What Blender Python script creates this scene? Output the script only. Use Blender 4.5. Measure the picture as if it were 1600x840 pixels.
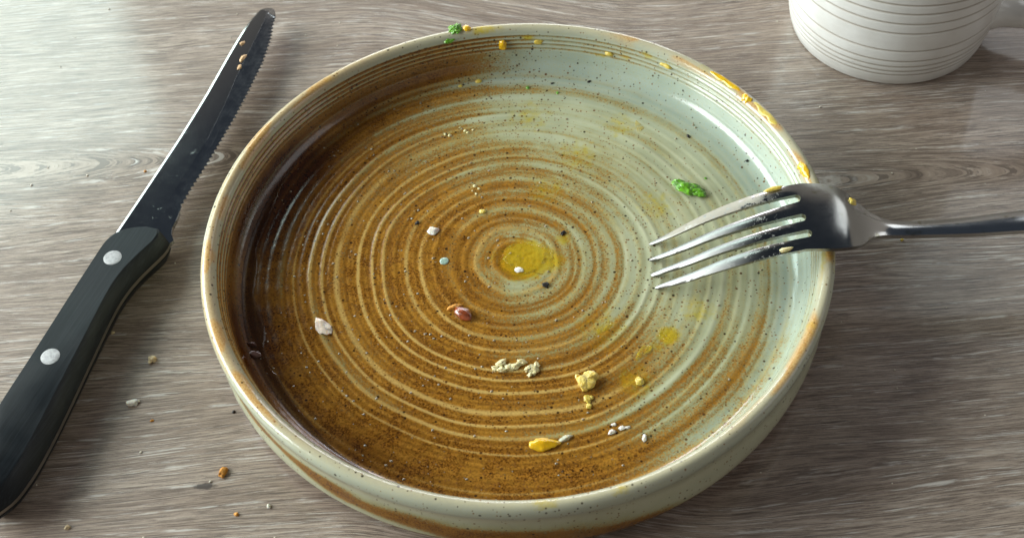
import bpy, bmesh, math, random
import numpy as np
from mathutils import Vector, Matrix, noise

# ------------------------------------------------------------------ camera, world, lamps
for o in list(bpy.data.objects):
    bpy.data.objects.remove(o)
S = 0.001                      # everything is laid out in millimetres
scene = bpy.context.scene
C = scene.collection
scene.render.resolution_x, scene.render.resolution_y = 1024, 537

PITCH, ROLL, FPX = 0.890682, -0.067482, 2116.5
CAM = Vector((-1.668, -279.454, 352.909))
Fv = Vector((0, math.cos(PITCH), -math.sin(PITCH)))
U0 = Vector((0, math.sin(PITCH), math.cos(PITCH)))
X0 = Vector((1, 0, 0))
Xv = X0 * math.cos(ROLL) + U0 * math.sin(ROLL)
Uv = -X0 * math.sin(ROLL) + U0 * math.cos(ROLL)
cd = bpy.data.cameras.new('camera')
cam = bpy.data.objects.new('camera', cd)
C.objects.link(cam)
cam.matrix_world = Matrix(((Xv.x, Uv.x, -Fv.x, CAM.x*S), (Xv.y, Uv.y, -Fv.y, CAM.y*S),
                           (Xv.z, Uv.z, -Fv.z, CAM.z*S), (0, 0, 0, 1)))
cd.sensor_width = 36
cd.lens = FPX / 1600 * 36
cd.clip_start, cd.clip_end = 0.01, 20
cd.dof.use_dof = True
cd.dof.focus_distance = 0.44
cd.dof.aperture_fstop = 22.0
scene.camera = cam

world = bpy.data.worlds.new('World')
scene.world = world
world.use_nodes = True
wn = world.node_tree
bg = wn.nodes['Background']
# the dim room: warm walls low down, a darker cooler ceiling, with soft unevenness
_tc = wn.nodes.new('ShaderNodeTexCoord')
_sp = wn.nodes.new('ShaderNodeSeparateXYZ')
wn.links.new(_tc.outputs['Generated'], _sp.inputs[0])
_no = wn.nodes.new('ShaderNodeTexNoise')
_no.inputs['Scale'].default_value = 2.2
_no.inputs['Detail'].default_value = 1.5
wn.links.new(_tc.outputs['Generated'], _no.inputs['Vector'])
_ma = wn.nodes.new('ShaderNodeMath'); _ma.operation = 'MULTIPLY_ADD'
wn.links.new(_no.outputs[0], _ma.inputs[0]); _ma.inputs[1].default_value = .35
wn.links.new(_sp.outputs['Z'], _ma.inputs[2])
_cr = wn.nodes.new('ShaderNodeValToRGB')
wn.links.new(_ma.outputs[0], _cr.inputs[0])
_cr.color_ramp.elements[0].position = .83
_cr.color_ramp.elements[0].color = (1.0, .93, .84, 1)
_cr.color_ramp.elements[1].position = .895
_cr.color_ramp.elements[1].color = (.12, .15, .20, 1)
wn.links.new(_cr.outputs[0], bg.inputs[0])
bg.inputs[1].default_value = 0.20
scene.view_settings.view_transform = 'Standard'
scene.view_settings.look = 'None'
scene.view_settings.exposure = 0.48
scene.view_settings.gamma = 1


def window_lamp(name, pos, target, w, h, power, col):
    l = bpy.data.lights.new(name, 'AREA')
    l.shape = 'RECTANGLE'
    l.size, l.size_y = w, h
    l.energy, l.color = power, col
    o = bpy.data.objects.new(name, l)
    C.objects.link(o)
    o.location = pos
    d = Vector(target) - Vector(pos)
    o.rotation_euler = d.to_track_quat('-Z', 'Y').to_euler()
    return o


def window_at(name, az0, az1, el0, el1, dist, radiance, col):
    """an upright window seen from the plate between two compass angles and two heights"""
    c = math.radians((az0 + az1) / 2)
    w = 2 * dist * math.tan(math.radians((az1 - az0) / 2))
    z0, z1 = dist * math.tan(math.radians(el0)), dist * math.tan(math.radians(el1))
    p = (dist * math.sin(c), dist * math.cos(c), (z0 + z1) / 2)
    return window_lamp(name, p, (0, 0, (z0 + z1) / 2), w, z1 - z0, radiance * math.pi * w * (z1 - z0), col)


# daylight through the windows of the room: a low wide one on the left, a tall one behind left, a dim one behind right; the side one is an added fill
window_at('window_light_left', -108, -49, 11, 38, 1.0, 10.5, (.93, 1.0, .98))
window_at('window_light_back', -44, -22.5, 20, 41, 1.5, 5.2, (.76, 1.0, .95))
window_at('window_light_right', 29, 43, 33, 50, 1.8, 1.2, (.93, .98, 1.0))
window_at('fill_light_side', 72, 108, 20, 48, 1.5, .8, (.95, .98, 1.0))  # added fill, lifts the mug handle and softens the plate's shadow
window_at('window_light_far', -16, 18, 9, 19, 2.2, 7.0, (.96, .94, 1.0))


# ------------------------------------------------------------------ helpers
class NT:
    """small helper to write shader node graphs"""
    def __init__(s, name):
        s.m = bpy.data.materials.new(name)
        s.m.use_nodes = True
        s.t = s.m.node_tree
        s.p = s.t.nodes['Principled BSDF']

    def n(s, typ, ins=None, **props):
        nd = s.t.nodes.new(typ)
        for k, v in props.items():
            setattr(nd, k, v)
        for k, v in (ins or {}).items():
            s.put(nd.inputs[k], v)
        return nd

    def put(s, sock, v):
        if isinstance(v, bpy.types.NodeSocket):
            s.t.links.new(v, sock)
        else:
            if isinstance(v, tuple) and len(v) == 3 and sock.type == 'RGBA':
                v = (*v, 1)
            sock.default_value = v

    def set(s, **kw):
        for k, v in kw.items():
            s.put(s.p.inputs[k.replace('_', ' ')], v)

    def math(s, op, a, b=0.0, c=0.0, clamp=False):
        nd = s.n('ShaderNodeMath', operation=op, use_clamp=clamp)
        s.put(nd.inputs[0], a); s.put(nd.inputs[1], b)
        if op in ('MULTIPLY_ADD', 'SMOOTH_MIN', 'SMOOTH_MAX'):
            s.put(nd.inputs[2], c)
        return nd.outputs[0]

    def add(s, a, b): return s.math('ADD', a, b)
    def sub(s, a, b): return s.math('SUBTRACT', a, b)
    def mul(s, a, b): return s.math('MULTIPLY', a, b)

    def step(s, v, lo, hi, a=0.0, b=1.0):
        nd = s.n('ShaderNodeMapRange', interpolation_type='SMOOTHSTEP')
        for i, x in enumerate((v, lo, hi, a, b)):
            s.put(nd.inputs[i], x)
        return nd.outputs[0]

    def mix(s, f, a, b, blend='MIX'):
        nd = s.n('ShaderNodeMix', data_type='RGBA', blend_type=blend)
        s.put(nd.inputs[0], f); s.put(nd.inputs[6], a); s.put(nd.inputs[7], b)
        return nd.outputs[2]

    def noise(s, vec, scale=1.0, detail=3.0, rough=.5, dist=0.0):
        nd = s.n('ShaderNodeTexNoise', {'Vector': vec, 'Scale': scale, 'Detail': detail,
                                        'Roughness': rough, 'Distortion': dist})
        return nd.outputs[0]

    def mm(s, scale=(1, 1, 1)):
        """object coordinates in millimetres, optionally stretched"""
        tc = s.n('ShaderNodeTexCoord')
        mp = s.n('ShaderNodeMapping', {'Vector': tc.outputs['Object'],
                                       'Scale': tuple(1000.0 * k for k in scale)})
        return mp.outputs[0]

    def xyz(s, v):
        return s.n('ShaderNodeSeparateXYZ', {0: v}).outputs

    def vec(s, x, y, z=0.0):
        return s.n('ShaderNodeCombineXYZ', {0: x, 1: y, 2: z}).outputs[0]

    def attr(s, name):
        return s.n('ShaderNodeAttribute', attribute_name=name).outputs['Fac']

    def bump(s, h, strength=.3, dist=.0003, normal=None):
        nd = s.n('ShaderNodeBump', {'Strength': strength, 'Distance': dist, 'Height': h})
        if normal is not None:
            s.put(nd.inputs['Normal'], normal)
        return nd.outputs[0]


def simple(name, col, rough=.4, metal=0.0, coat=0.0, sss=0.0, var=0.25, vscale=1.2, bumps=.25, trans=0.0):
    """a procedural material: base colour broken up by noise, fine relief"""
    t = NT(name)
    v = t.mm()
    n = t.noise(v, vscale, 4, .6)
    c = t.mix(t.step(n, .3, .7), tuple(k * (1 - var) for k in col), tuple(min(1, k * (1 + var)) for k in col))
    t.set(Base_Color=c, Roughness=rough, Metallic=metal, Coat_Weight=coat, Coat_Roughness=.08,
          Normal=t.bump(t.noise(v, 3.0, 3), bumps, .0003))
    if sss:
        t.set(Subsurface_Weight=sss, Subsurface_Radius=(.002, .0012, .0006), Subsurface_Scale=1.0)
    if trans:
        t.set(Transmission_Weight=trans)
    return t.m


def mesh_np(name, verts, faces, mat=None, parent=None, smooth=True, attrs=None, normals=None):
    """verts in mm (numpy n x 3), faces a list or an (n,4) array"""
    me = bpy.data.meshes.new(name)
    v = np.asarray(verts, dtype=np.float64) * S
    if isinstance(faces, np.ndarray):
        nf, k = faces.shape
        me.vertices.add(len(v)); me.vertices.foreach_set('co', v.ravel())
        me.loops.add(nf * k); me.loops.foreach_set('vertex_index', faces.ravel().astype(np.int32))
        me.polygons.add(nf)
        me.polygons.foreach_set('loop_start', np.arange(0, nf * k, k, dtype=np.int32))
        me.update(calc_edges=True)
    else:
        me.from_pydata(v.tolist(), [], faces)
    me.validate()
    me.polygons.foreach_set('use_smooth', [smooth] * len(me.polygons))
    for k, a in (attrs or {}).items():
        at = me.attributes.new(k, 'FLOAT', 'POINT')
        at.data.foreach_set('value', np.asarray(a, dtype=np.float32).ravel())
    if normals is not None:
        me.normals_split_custom_set_from_vertices(np.asarray(normals).tolist())
    if mat: me.materials.append(mat)
    o = bpy.data.objects.new(name, me)
    C.objects.link(o)
    if parent: o.parent = parent
    return o


def from_bm(name, bm, mat=None, parent=None, smooth=True, angle=None):
    bmesh.ops.recalc_face_normals(bm, faces=bm.faces)
    bmesh.ops.scale(bm, vec=(S, S, S), verts=bm.verts)
    for f in bm.faces: f.smooth = smooth
    if angle:
        for e in bm.edges:
            if len(e.link_faces) == 2 and e.calc_face_angle() > math.radians(angle):
                e.smooth = False
    me = bpy.data.meshes.new(name)
    bm.to_mesh(me); bm.free()
    if mat: me.materials.append(mat)
    o = bpy.data.objects.new(name, me)
    C.objects.link(o)
    if parent: o.parent = parent
    return o


def empty(name, loc=(0, 0, 0), rz=0.0):
    o = bpy.data.objects.new(name, None)
    o.empty_display_size = .01
    C.objects.link(o)
    o.location = Vector(loc) * S
    o.rotation_euler = (0, 0, rz)
    return o


def tag(o, label=None, cat=None, group=None, kind=None):
    if label: o['label'] = label
    if cat: o['category'] = cat
    if group: o['group'] = group
    if kind: o['kind'] = kind
    return o


def smoothstep(x, a, b):
    t = np.clip((x - a) / (b - a), 0, 1)
    return t * t * (3 - 2 * t)


def vnoise(x, y, z=0.0, seed=0):
    """value noise on numpy arrays"""
    rs = np.random.RandomState(seed)
    tab = rs.rand(64, 64)
    xi = np.floor(x).astype(int); yi = np.floor(y).astype(int)
    fx = x - xi; fy = y - yi
    fx = fx * fx * (3 - 2 * fx); fy = fy * fy * (3 - 2 * fy)
    g = lambda i, j: tab[i % 64, j % 64]
    return (g(xi, yi) * (1 - fx) * (1 - fy) + g(xi + 1, yi) * fx * (1 - fy)
            + g(xi, yi + 1) * (1 - fx) * fy + g(xi + 1, yi + 1) * fx * fy)


# ------------------------------------------------------------------ table top
def table_material():
    t = NT('grey_oak_laminate')
    v = t.mm()
    x, y, z = t.xyz(v)
    # figure of the wood: nested arches on either side of the plate, straight grain between
    wob = t.mul(t.sub(t.noise(t.vec(t.mul(x, .0045), t.mul(y, .022)), 1, 2, .45), .5), 22)
    wob2 = t.mul(t.sub(t.noise(t.vec(t.mul(x, .03), t.mul(y, .16)), 1, 3, .55), .5), 1.1)
    yw = t.add(t.add(y, wob), wob2)

    def arch(cx, cy, k, soft):
        dx = t.math('MAXIMUM', t.sub(x, cx), 0.0)
        dy = t.sub(yw, cy)
        a = t.add(t.mul(dy, dy), t.mul(t.mul(dx, dx), k))
        return t.math('SQRT', t.add(a, soft))
    aL = arch(-235, 66, .0060, 45.0)
    aR = arch(20, 36, .0050, 90.0)
    side = t.step(x, -60, 60)
    phi = t.add(t.mul(aL, t.sub(1.0, side)), t.mul(aR, side))
    # broad tone bands, fine grain, pale limed pores, dark pores
    tone = t.noise(t.vec(t.mul(x, .006), t.mul(phi, .10)), 1, 3, .6)
    fine = t.noise(t.vec(t.mul(x, .04), t.mul(phi, 1.1)), 1, 6, .78)
    hair = t.noise(t.vec(t.mul(x, .07), t.mul(phi, 3.0)), 1, 4, .75)
    base = t.mix(t.step(tone, .30, .72), (.275, .208, .160), (.420, .340, .275))
    base = t.mix(t.mul(t.step(fine, .47, .60), .55), base, (.125, .090, .070))
    base = t.mix(t.mul(t.step(fine, .47, .36), .45), base, (.54, .46, .39))
    base = t.mix(t.mul(t.step(hair, .51, .55), .75), base, (.105, .076, .060))
    wave = t.n('ShaderNodeTexWave', {'Vector': t.vec(t.mul(x, .0012), phi), 'Scale': .042, 'Distortion': 1.6,
                                     'Detail': 3.0, 'Detail Scale': .6, 'Detail Roughness': .6}, bands_direction='Y').outputs[1]
    w1 = t.noise(t.vec(t.mul(x, .040), t.mul(phi, 3.0), 7.0), 1, 4, .62, .05)
    w2 = t.noise(t.vec(t.mul(x, .09), t.mul(phi, 1.1), 17.0), 1, 4, .65, .12)
    dens = t.noise(t.vec(t.mul(x, .010), t.mul(phi, .06), 3.0), 1, 2, .5)
    thr = t.step(dens, .35, .65, .655, .59)
    pale = t.math('MAXIMUM', t.step(w1, thr, t.add(thr, .035)),
                  t.mul(t.mul(t.step(wave, .92, .99), t.step(w2, .48, .64)), .7))
    d1 = t.noise(t.vec(t.mul(x, .030), t.mul(phi, 2.0), 31.0), 1, 4, .6, .1)
    dark = t.step(d1, .58, .68)
    base = t.mix(t.mul(dark, .7), base, (.055, .040, .032))
    base = t.mix(t.mul(pale, .72), base, (.76, .73, .68))
    # one small dark knot printed in the laminate near the front
    kx = t.mul(t.sub(x, -98.0), .30); ky = t.sub(y, -69.5)
    kd = t.math('SQRT', t.add(t.mul(kx, kx), t.mul(ky, ky)))
    knot = t.step(t.add(kd, t.mul(t.sub(t.noise(v, .6, 3), .5), 1.2)), 1.35, .75)
    base = t.mix(t.mul(knot, .9), base, (.05, .038, .032))
    relief = t.add(t.add(t.mul(pale, -.5), t.mul(fine, .5)), t.mul(dark, -.7))
    rough = t.add(t.step(fine, .3, .7, .34, .46), t.mul(pale, .08))
    t.set(Base_Color=base, Roughness=rough, Normal=t.bump(relief, .32, .00025), IOR=1.45,
          Coat_Weight=.75, Coat_Roughness=.11, Coat_IOR=1.5)
    return t.m


bm = bmesh.new()
bmesh.ops.create_cube(bm, size=1, matrix=Matrix.Translation((0, 130, -15)) @ Matrix.Diagonal((1500, 1000, 30, 1)))
bmesh.ops.bevel(bm, geom=bm.edges[:], offset=3, segments=3, affect='EDGES')
table = from_bm('table_top', bm, table_material(), angle=40)
tag(table, 'grey brown oak laminate table top with pale limed grain', kind='structure')
table['category'] = 'table'


# ------------------------------------------------------------------ plate
RIDGES = [(88.2, .7, .8), (85.2, .7, .8), (80.3, 1.6, .55), (76.5, .6, .35), (72.7, .6, .75), (67.4, .75, 1), (63.4, .6, .95),
          (58.8, 1.3, .8), (55.0, .5, .35), (51.8, .8, .9), (47.2, .6, .9), (43.7, .6, .95), (40.2, .5, .4),
          (36.2, 1.0, .75), (31.5, 1.0, .75), (27.4, .8, .55), (22.6, 1.1, .8), (18.0, .8, .45), (13.6, 1.2, .9), (8.6, 1.1, .5)]


RIDGES += [(82.8, .5, .35), (78.3, .45, .3), (74.6, .45, .35), (70.1, .5, .4), (65.3, .45, .35), (61.2, .5, .4), (56.8, .45, .3), (53.4, .45, .35), (49.4, .45, .4),
           (45.4, .4, .35), (38.3, .45, .35), (33.8, .5, .4), (29.4, .45, .35), (25.0, .45, .35), (20.2, .45, .35), (15.8, .4, .3), (11.0, .5, .35), (5.0, .6, .3)]


def warp_r(x, y, r, th):
    return (r + .55 * np.sin(th + 1.1) * smoothstep(r, 6, 50) + .35 * np.sin(2 * th + .6) + .22 * np.sin(5 * th + r * .08)
            + 1.3 * (vnoise(x * .05 + 9, y * .05 + 9, seed=5) - .5) * smoothstep(90 - r, 0, 25))


def ridge_fn(r):
    h = np.zeros_like(r)
    for c, w, a in RIDGES:
        h = np.maximum(h, a * np.exp(-((r - c) / w) ** 2))
    return h


def plate_profile():
    """(r, z) from the centre over the rim to the foot, with the piece each point belongs to"""
    pts = []
    for r in np.arange(0.0, 86.4, .4): pts.append((r, 11.4, 'floor'))
    for a in np.linspace(0, 80, 22):                       # fillet
        a = math.radians(a)
        pts.append((86.4 + 6.2 * math.sin(a), 11.4 + 6.2 * (1 - math.cos(a)), 'floor' if a < .5 else 'inner_wall'))
    r0, z0 = pts[-1][:2]
    for k in np.linspace(0, 1, 44)[1:]:                      # throwing grooves of the wall
        z = z0 + (24.6 - z0) * k
        r = r0 + (95.2 - r0) * k
        r += .18 * math.cos((z - 18.0) / 1.5 * 2 * math.pi) * min(1, max(0, (z - 18.6) * .8)) * (1 + .4 * math.sin(z * 2.1))
        pts.append((r, z, 'inner_wall'))
    rim = [(95.2, 24.6), (95.5, 25.5), (96.1, 26.3), (97.0, 26.85), (98.0, 27.0), (99.0, 26.7), (99.75, 26.0),
           (100.1, 24.9), (100.1, 23.6), (99.7, 22.0)]
    out = [(99.7, 22.0), (99.2, 20.0), (99.0, 18.0), (99.1, 15.5), (99.35, 13.0), (99.5, 10.0), (99.35, 7.5),
           (98.9, 5.5), (98.0, 3.6), (96.4, 2.3), (94.0, 1.8)]
    foot = [(94.0, 1.8), (92.2, 1.2), (91.4, .4), (90.6, .02), (88.2, .02), (87.4, .5), (86.6, 2.2), (84, 3.0),
            (60, 3.1), (30, 3.1), (0, 3.1)]

    def spline(p, n, tagname):
        p = np.array(p); d = np.r_[0, np.cumsum(np.hypot(*np.diff(p, axis=0).T))]
        u = np.linspace(0, d[-1], n)
        # catmull style smoothing by dense interpolation and averaging
        r = np.interp(u, d, p[:, 0]); z = np.interp(u, d, p[:, 1])
        for _ in range(2):
            r[1:-1] = (r[:-2] + 2 * r[1:-1] + r[2:]) / 4; z[1:-1] = (z[:-2] + 2 * z[1:-1] + z[2:]) / 4
        return [(a, b, tagname) for a, b in zip(r, z)]
    pts += spline(rim, 30, 'rim')[1:]
    pts += spline(out, 36, 'outer_wall')[1:]
    pts += spline(foot, 40, 'foot_ring')[1:]
    return pts


def plate_material():
    t = NT('speckled_reactive_glaze')
    v = t.mm()
    x, y, z = t.xyz(v)
    m, ridge, yolk, wet_shade, tan = (t.attr(k) for k in ('brownness', 'ridge', 'yolk', 'wet_shade', 'tan'))
    nf = t.noise(v, 1.6, 4, .65)
    nm = t.noise(v, .22, 4, .6)
    nl = t.noise(v, .06, 3, .5)
    mott = t.noise(v, 1.7, 4, .72)
    gloss = t.attr('gloss')
    # celadon ground
    cel = t.mix(t.step(nl, .35, .65), (.355, .37, .235), (.45, .465, .305))
    cel = t.mix(t.mul(gloss, .55), cel, (.32, .43, .425))
    cel = t.mix(t.mul(t.step(mott, .45, .65), .35), cel, (.40, .385, .20))
    cel = t.mix(t.mul(t.math('MINIMUM', ridge, 1.3), .45), cel, (.56, .53, .37))
    olive = t.mix(t.step(mott, .35, .65), (.235, .200, .060), (.400, .350, .130))
    cel = t.mix(t.mul(t.step(t.add(m, t.mul(t.sub(nm, .5), .3)), .02, .55), .80), cel, olive)
    # brown iron glaze
    br = t.mix(t.step(mott, .36, .62), (.062, .020, .0030), (.365, .155, .018))
    br = t.mix(t.mul(t.step(nm, .42, .62), .45), br, (.44, .215, .028))
    br = t.mix(t.math('MULTIPLY', t.step(t.add(ridge, t.mul(t.sub(mott, .5), .5)), .25, .85), .85), t.mix(t.mul(t.step(ridge, .25, .0), .35), br, (.085, .028, .004)), (.58, .385, .12))
    # how much brown shows: mask + rings + mottle
    f = t.add(m, t.mul(t.sub(mott, .5), 1.15))
    f = t.add(f, t.mul(t.sub(nm, .5), .35))
    f = t.add(f, t.mul(t.sub(nf, .5), .85))
    f = t.add(f, t.mul(ridge, -.16))
    fac = t.step(f, .27, .70)
    col = t.mix(fac, cel, br)
    # rusty halo where the two meet
    halo = t.mul(t.mul(fac, t.sub(1.0, t.step(f, .55, .85))), .6)
    col = t.mix(halo, col, (.29, .155, .035))
    # tan breaking on the rim
    col = t.mix(tan, col, t.mix(t.step(mott, .35, .65), (.46, .20, .035), (.62, .40, .15)))

    # iron specks, two sizes
    def specks(scale, size, share, seed):   # scattered dots of iron
        vv = t.n('ShaderNodeVectorMath', {0: v, 1: (seed, seed * 2.3, seed * .7)}, operation='ADD').outputs[0]
        vo = t.n('ShaderNodeTexVoronoi', {'Vector': vv, 'Scale': scale})
        r = t.n('ShaderNodeSeparateColor', {0: vo.outputs['Color']}).outputs
        on = t.math('LESS_THAN', r[0], share)
        sz = t.add(t.mul(r[1], size), size * .5)
        return t.mul(on, t.step(vo.outputs['Distance'], sz, t.mul(sz, .6))), r[2]
    dens = t.add(.20, t.mul(t.attr('speckle'), .95))
    a, ar = specks(.95, .27, dens, 3.0)
    b, br_ = specks(.50, .20, t.mul(dens, .70), 11.0)
    c, cr_ = specks(.20, .085, t.mul(dens, .5), 23.0)
    scol = t.mix(t.step(ar, .35, .65), (.035, .015, .006), (.20, .085, .02))
    col = t.mix(t.mul(a, .85), col, scol)
    col = t.mix(t.mul(b, .9), col, t.mix(t.step(br_, .5, .7), (.022, .010, .005), (.14, .055, .012)))
    col = t.mix(t.mul(c, .9), col, (.018, .010, .006))
    # yolk and oil smears
    yk = t.step(t.add(yolk, t.mul(t.sub(t.noise(v, .35, 4, .65), .5), .75)), .34, .74)
    ycol = t.mix(1.0, col, (1.0, .80, .10), 'MULTIPLY')
    col = t.mix(t.mul(yk, .85), col, ycol)
    col = t.mix(t.mul(yk, t.step(yolk, .3, 1.0, .12, .45)), col, (.62, .46, .02))
    # dark sauce film, with shade of the left wall painted in
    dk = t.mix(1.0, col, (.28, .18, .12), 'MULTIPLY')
    col = t.mix(wet_shade, col, dk)
    film = t.noise(v, .18, 4, .6)
    rough = t.step(film, .42, .62, .10, .20)
    rel = t.add(t.mul(mott, .35), t.mul(t.noise(v, .5, 2), .65))
    t.set(Base_Color=col, Roughness=rough, IOR=1.52, Coat_Weight=t.mul(gloss, .1), Coat_Roughness=.06, Specular_IOR_Level=t.add(.30, t.mul(gloss, .2)),
          Normal=t.bump(rel, .16, .0004))
    return t.m


def build_plate():
    plate = empty('plate')
    tag(plate, 'round speckled stoneware plate, brown glaze fading to pale green, smeared with food', 'plate')
    pr = plate_profile()
    n = len(pr); NA = 560
    R = np.array([q[0] for q in pr]); Z = np.array([q[1] for q in pr]); P = [q[2] for q in pr]
    th = np.linspace(0, 2 * np.pi, NA, endpoint=False)
    RR, TH = np.meshgrid(R, th, indexing='ij')
    ZZ = np.repeat(Z[:, None], NA, 1)
    X = RR * np.cos(TH); Y = RR * np.sin(TH)
    top = np.array([q == 'floor' for q in P])[:, None]
    rw = warp_r(X, Y, RR, TH)
    rid = np.where(top, ridge_fn(rw), 0.0)
    wallrow = np.array([q == 'inner_wall' for q in P])[:, None]
    rid = rid * np.clip(.38 + 1.2 * vnoise(rw * .16 + 3, 2.6 * np.cos(TH - .7) + 6 + np.sin(2 * TH), seed=31), .38, 1) * np.clip(.65 + .7 * vnoise(rw * .9, 8 * np.cos(TH + .2) + 12 + 4 * np.sin(TH * 2), seed=32), 0, 1)
    rid = rid + wallrow * (.5 - .5 * np.cos((Z[:, None] - 18.0) / 1.5 * 2 * np.pi)) ** 2 * smoothstep(Z[:, None], 18.4, 19.4)
    fade = smoothstep(87.0 - RR, -1.5, 2)
    ZZ = ZZ + np.where(top, (rid * .13 + .05 * np.sin(rw * 1.9)) * fade, 0)
    wob = .22 * np.sin(3 * TH + .4) + .16 * np.sin(5 * TH + 2)     # hand made, not quite round
    k = smoothstep(RR, 60, 98)
    X = (RR + wob * k) * np.cos(TH); Y = (RR + wob * k) * np.sin(TH)
    ZZ = ZZ + .16 * np.sin(2 * TH + 1.0) * k * smoothstep(ZZ, 12, 26)
    # normals from the grid
    G = np.stack([X, Y, ZZ], -1)
    dr = np.gradient(G, axis=0)
    dt = np.roll(G, -1, 1) - np.roll(G, 1, 1)
    N = np.cross(dr, dt); N /= np.maximum(np.linalg.norm(N, axis=-1, keepdims=True), 1e-9)
    N[0, :] = (0, 0, 1); N[-1, :] = (0, 0, -1)
    # ---- glaze attributes
    inner = np.array([q in ('floor', 'inner_wall') for q in P])[:, None]
    u = X + .36 * Y
    low = vnoise(X * .045 + 20, Y * .045 + 20, seed=2) - .5
    band = vnoise(rw * .42 + 5, rw * 0 + 3.5, seed=8) - .5          # rings of denser glaze
    band = band + .45 * (vnoise(rw * 1.15 + 7, 1.6 * np.cos(TH + 1.0) + 6, seed=18) - .5)
    arc = vnoise(rw * .30, 3.2 * np.cos(TH + .4) + 8 + np.sin(2 * TH), seed=9) - .5
    m = .47 - .50 * np.tanh((u - 10) / 56.0) + low * .34 + band * .62 + arc * .22 + .12 * smoothstep(-Y, 0, 60)
    m = m + .25 * smoothstep(18 - RR, -2, 6) * (band + .6)
    m = m - (.0 + .22 * vnoise(X * .12 + 40, Y * .12 + 40, seed=51)) * smoothstep(RR, 70, 90) * smoothstep(Y, 30, 80) * smoothstep(X, -50, 10)      # greener at the far side
    m = np.where(u < -25, np.maximum(m, .72 + band * .3), m)
    m = m + .12 * smoothstep(-Y, 20, 70) * smoothstep(30 - X, -10, 20)
    # wall: brown in the grooves on the left, celadon on the right
    groove = (.5 + .5 * np.cos((Z[:, None] - 18.0) / 1.5 * 2 * np.pi)) * smoothstep(Z[:, None], 18.3, 19.4) + .45 * smoothstep(19.2 - Z[:, None], 0, 1)
    lw = smoothstep(-(X + .05 * Y), -22, 26)
    mw = lw * (.38 + 1.0 * groove) + (1 - lw) * (.0 + .34 * groove * smoothstep(Z[:, None], 18.5, 19.5)) + low * .3
    wall = np.array([q == 'inner_wall' for q in P])[:, None]
    m = np.where(wall, np.maximum(mw, m * smoothstep(16 - ZZ, 0, 3)), m)
    rimm = np.array([q == 'rim' for q in P])[:, None]
    outm = np.array([q in ('outer_wall', 'foot_ring') for q in P])[:, None]
    deg = np.degrees(TH) % 360
    m = np.where(rimm, .02 + low * .2, m)
    # brown run on the outer wall at the front left, brown line round the base
    zz = 14.0 + (deg - 232) * -.125
    run = np.exp(-((ZZ - zz) / (1.2 + np.clip(deg - 222, 0, 40) * .11 + 1.6 * vnoise(deg * .09, ZZ * .2, seed=21))) ** 2) * smoothstep(deg, 200, 222) * smoothstep(306 - deg, 0, 30) * (.45 + .9 * vnoise(deg * .12 + 4, ZZ * .25 + 2, seed=23))
    m = np.where(outm, .95 * run + .9 * smoothstep(7.0 - ZZ, 0, 1.6) + low * .15, m)
    # tan breaking glaze on the rim
    tn = vnoise(deg * .16, RR * .5, seed=12)
    left = smoothstep(deg, 118, 150) * smoothstep(232 - deg, 0, 22)
    right = smoothstep(70 - deg, 0, 12) + smoothstep(deg, 300, 325)
    crest = np.exp(-((RR - 97.4) / 1.9) ** 2)
    tan = np.where(rimm, crest * (.22 + .95 * left * smoothstep(tn, .48, .62) + .75 * np.clip(right, 0, 1) * smoothstep(tn, .42, .62)
                                  + .35 * smoothstep(deg, 100, 130) * smoothstep(240 - deg, 0, 40)), 0)
    tan = np.clip(tan, 0, .9)
    gl_out = np.where(outm, .3, 1.0)
    rid = rid + np.where(outm, (.75 + .8 * vnoise(deg * .05, ZZ * .3, seed=41)) * np.clip(1 - 1.6 * m, 0, 1), 0)
    rid = rid + np.where(rimm, np.exp(-((RR - 98.0) / 2.4) ** 2) * 1.3, 0)
    speck = np.where(inner, np.clip(np.exp(-((u - 12) / 42.0) ** 2) + .55 * (u < 12), 0, 1) * (.70 + band * .9), .06)
    yl = np.zeros_like(X)
    for (a, b, s1, w) in [(2.7, .4, 9.5, 1.15), (11, -1, 7, .75), (-8, 3, 6, .5), (45.4, -34.2, 4.5, .9), (41, -38, 4, .6), (62, 20, 6, .25), (24, 45, 14, .52),
                          (40, 58, 11, .52), (48, 20, 12, .52), (-17, 60, 8, .42), (8, 66, 14, .5), (25, -30, 16, .52),
                          (33, -50, 10, .6), (56, -25, 10, .55), (12, 30, 14, .52), (10, -62, 9, .35), (16, 8, 5, .6)]:
        yl = np.maximum(yl, w * np.exp(-((X - a) ** 2 + (Y - b) ** 2) / s1 ** 2))
    for (dg, w1, zc, wz, w) in [(94, 7, 26.6, 2, .62), (99, 3, 23, 3, .5), (84, 2.2, 23.2, 1.6, .75), (40, 10, 26.3, 2, .5), (57, 3, 24, 2, .6), (62, 2, 21, 2, .6),
                                (68, 4, 19.5, 1.6, .55), (8, 12, 26.3, 2, .42), (350, 10, 26.3, 2, .5), (332, 4, 26.5, 2, .5), (272, 5, 26.8, 1.3, .55), (284, 3, 26.8, 1.3, .5),
                                (128, 5, 26.8, 1.5, .45), (64, 7, 14, 3, .30)]:
        dd = (deg - dg + 180) % 360 - 180
        yl = np.maximum(yl, w * np.exp(-(dd / w1) ** 2 - ((ZZ - zc) / wz) ** 2) * (RR > 87) * (RR < 101))
    wet_shade_m = (.55 * smoothstep(RR, 38, 80) + .5 * smoothstep(RR, 76, 86)) * smoothstep(deg, 96, 145) * smoothstep(262 - deg, 0, 40) * inner * smoothstep(21 - ZZ, 0, 6)  # sauce wetness, spread inward to paint the left wall's shade on the floor
    wet_shade_m = np.clip(wet_shade_m * (.75 + 1.1 * low), 0, 1)
    gl = np.clip(smoothstep(RR, 72, 88), 0, 1) * gl_out
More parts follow.
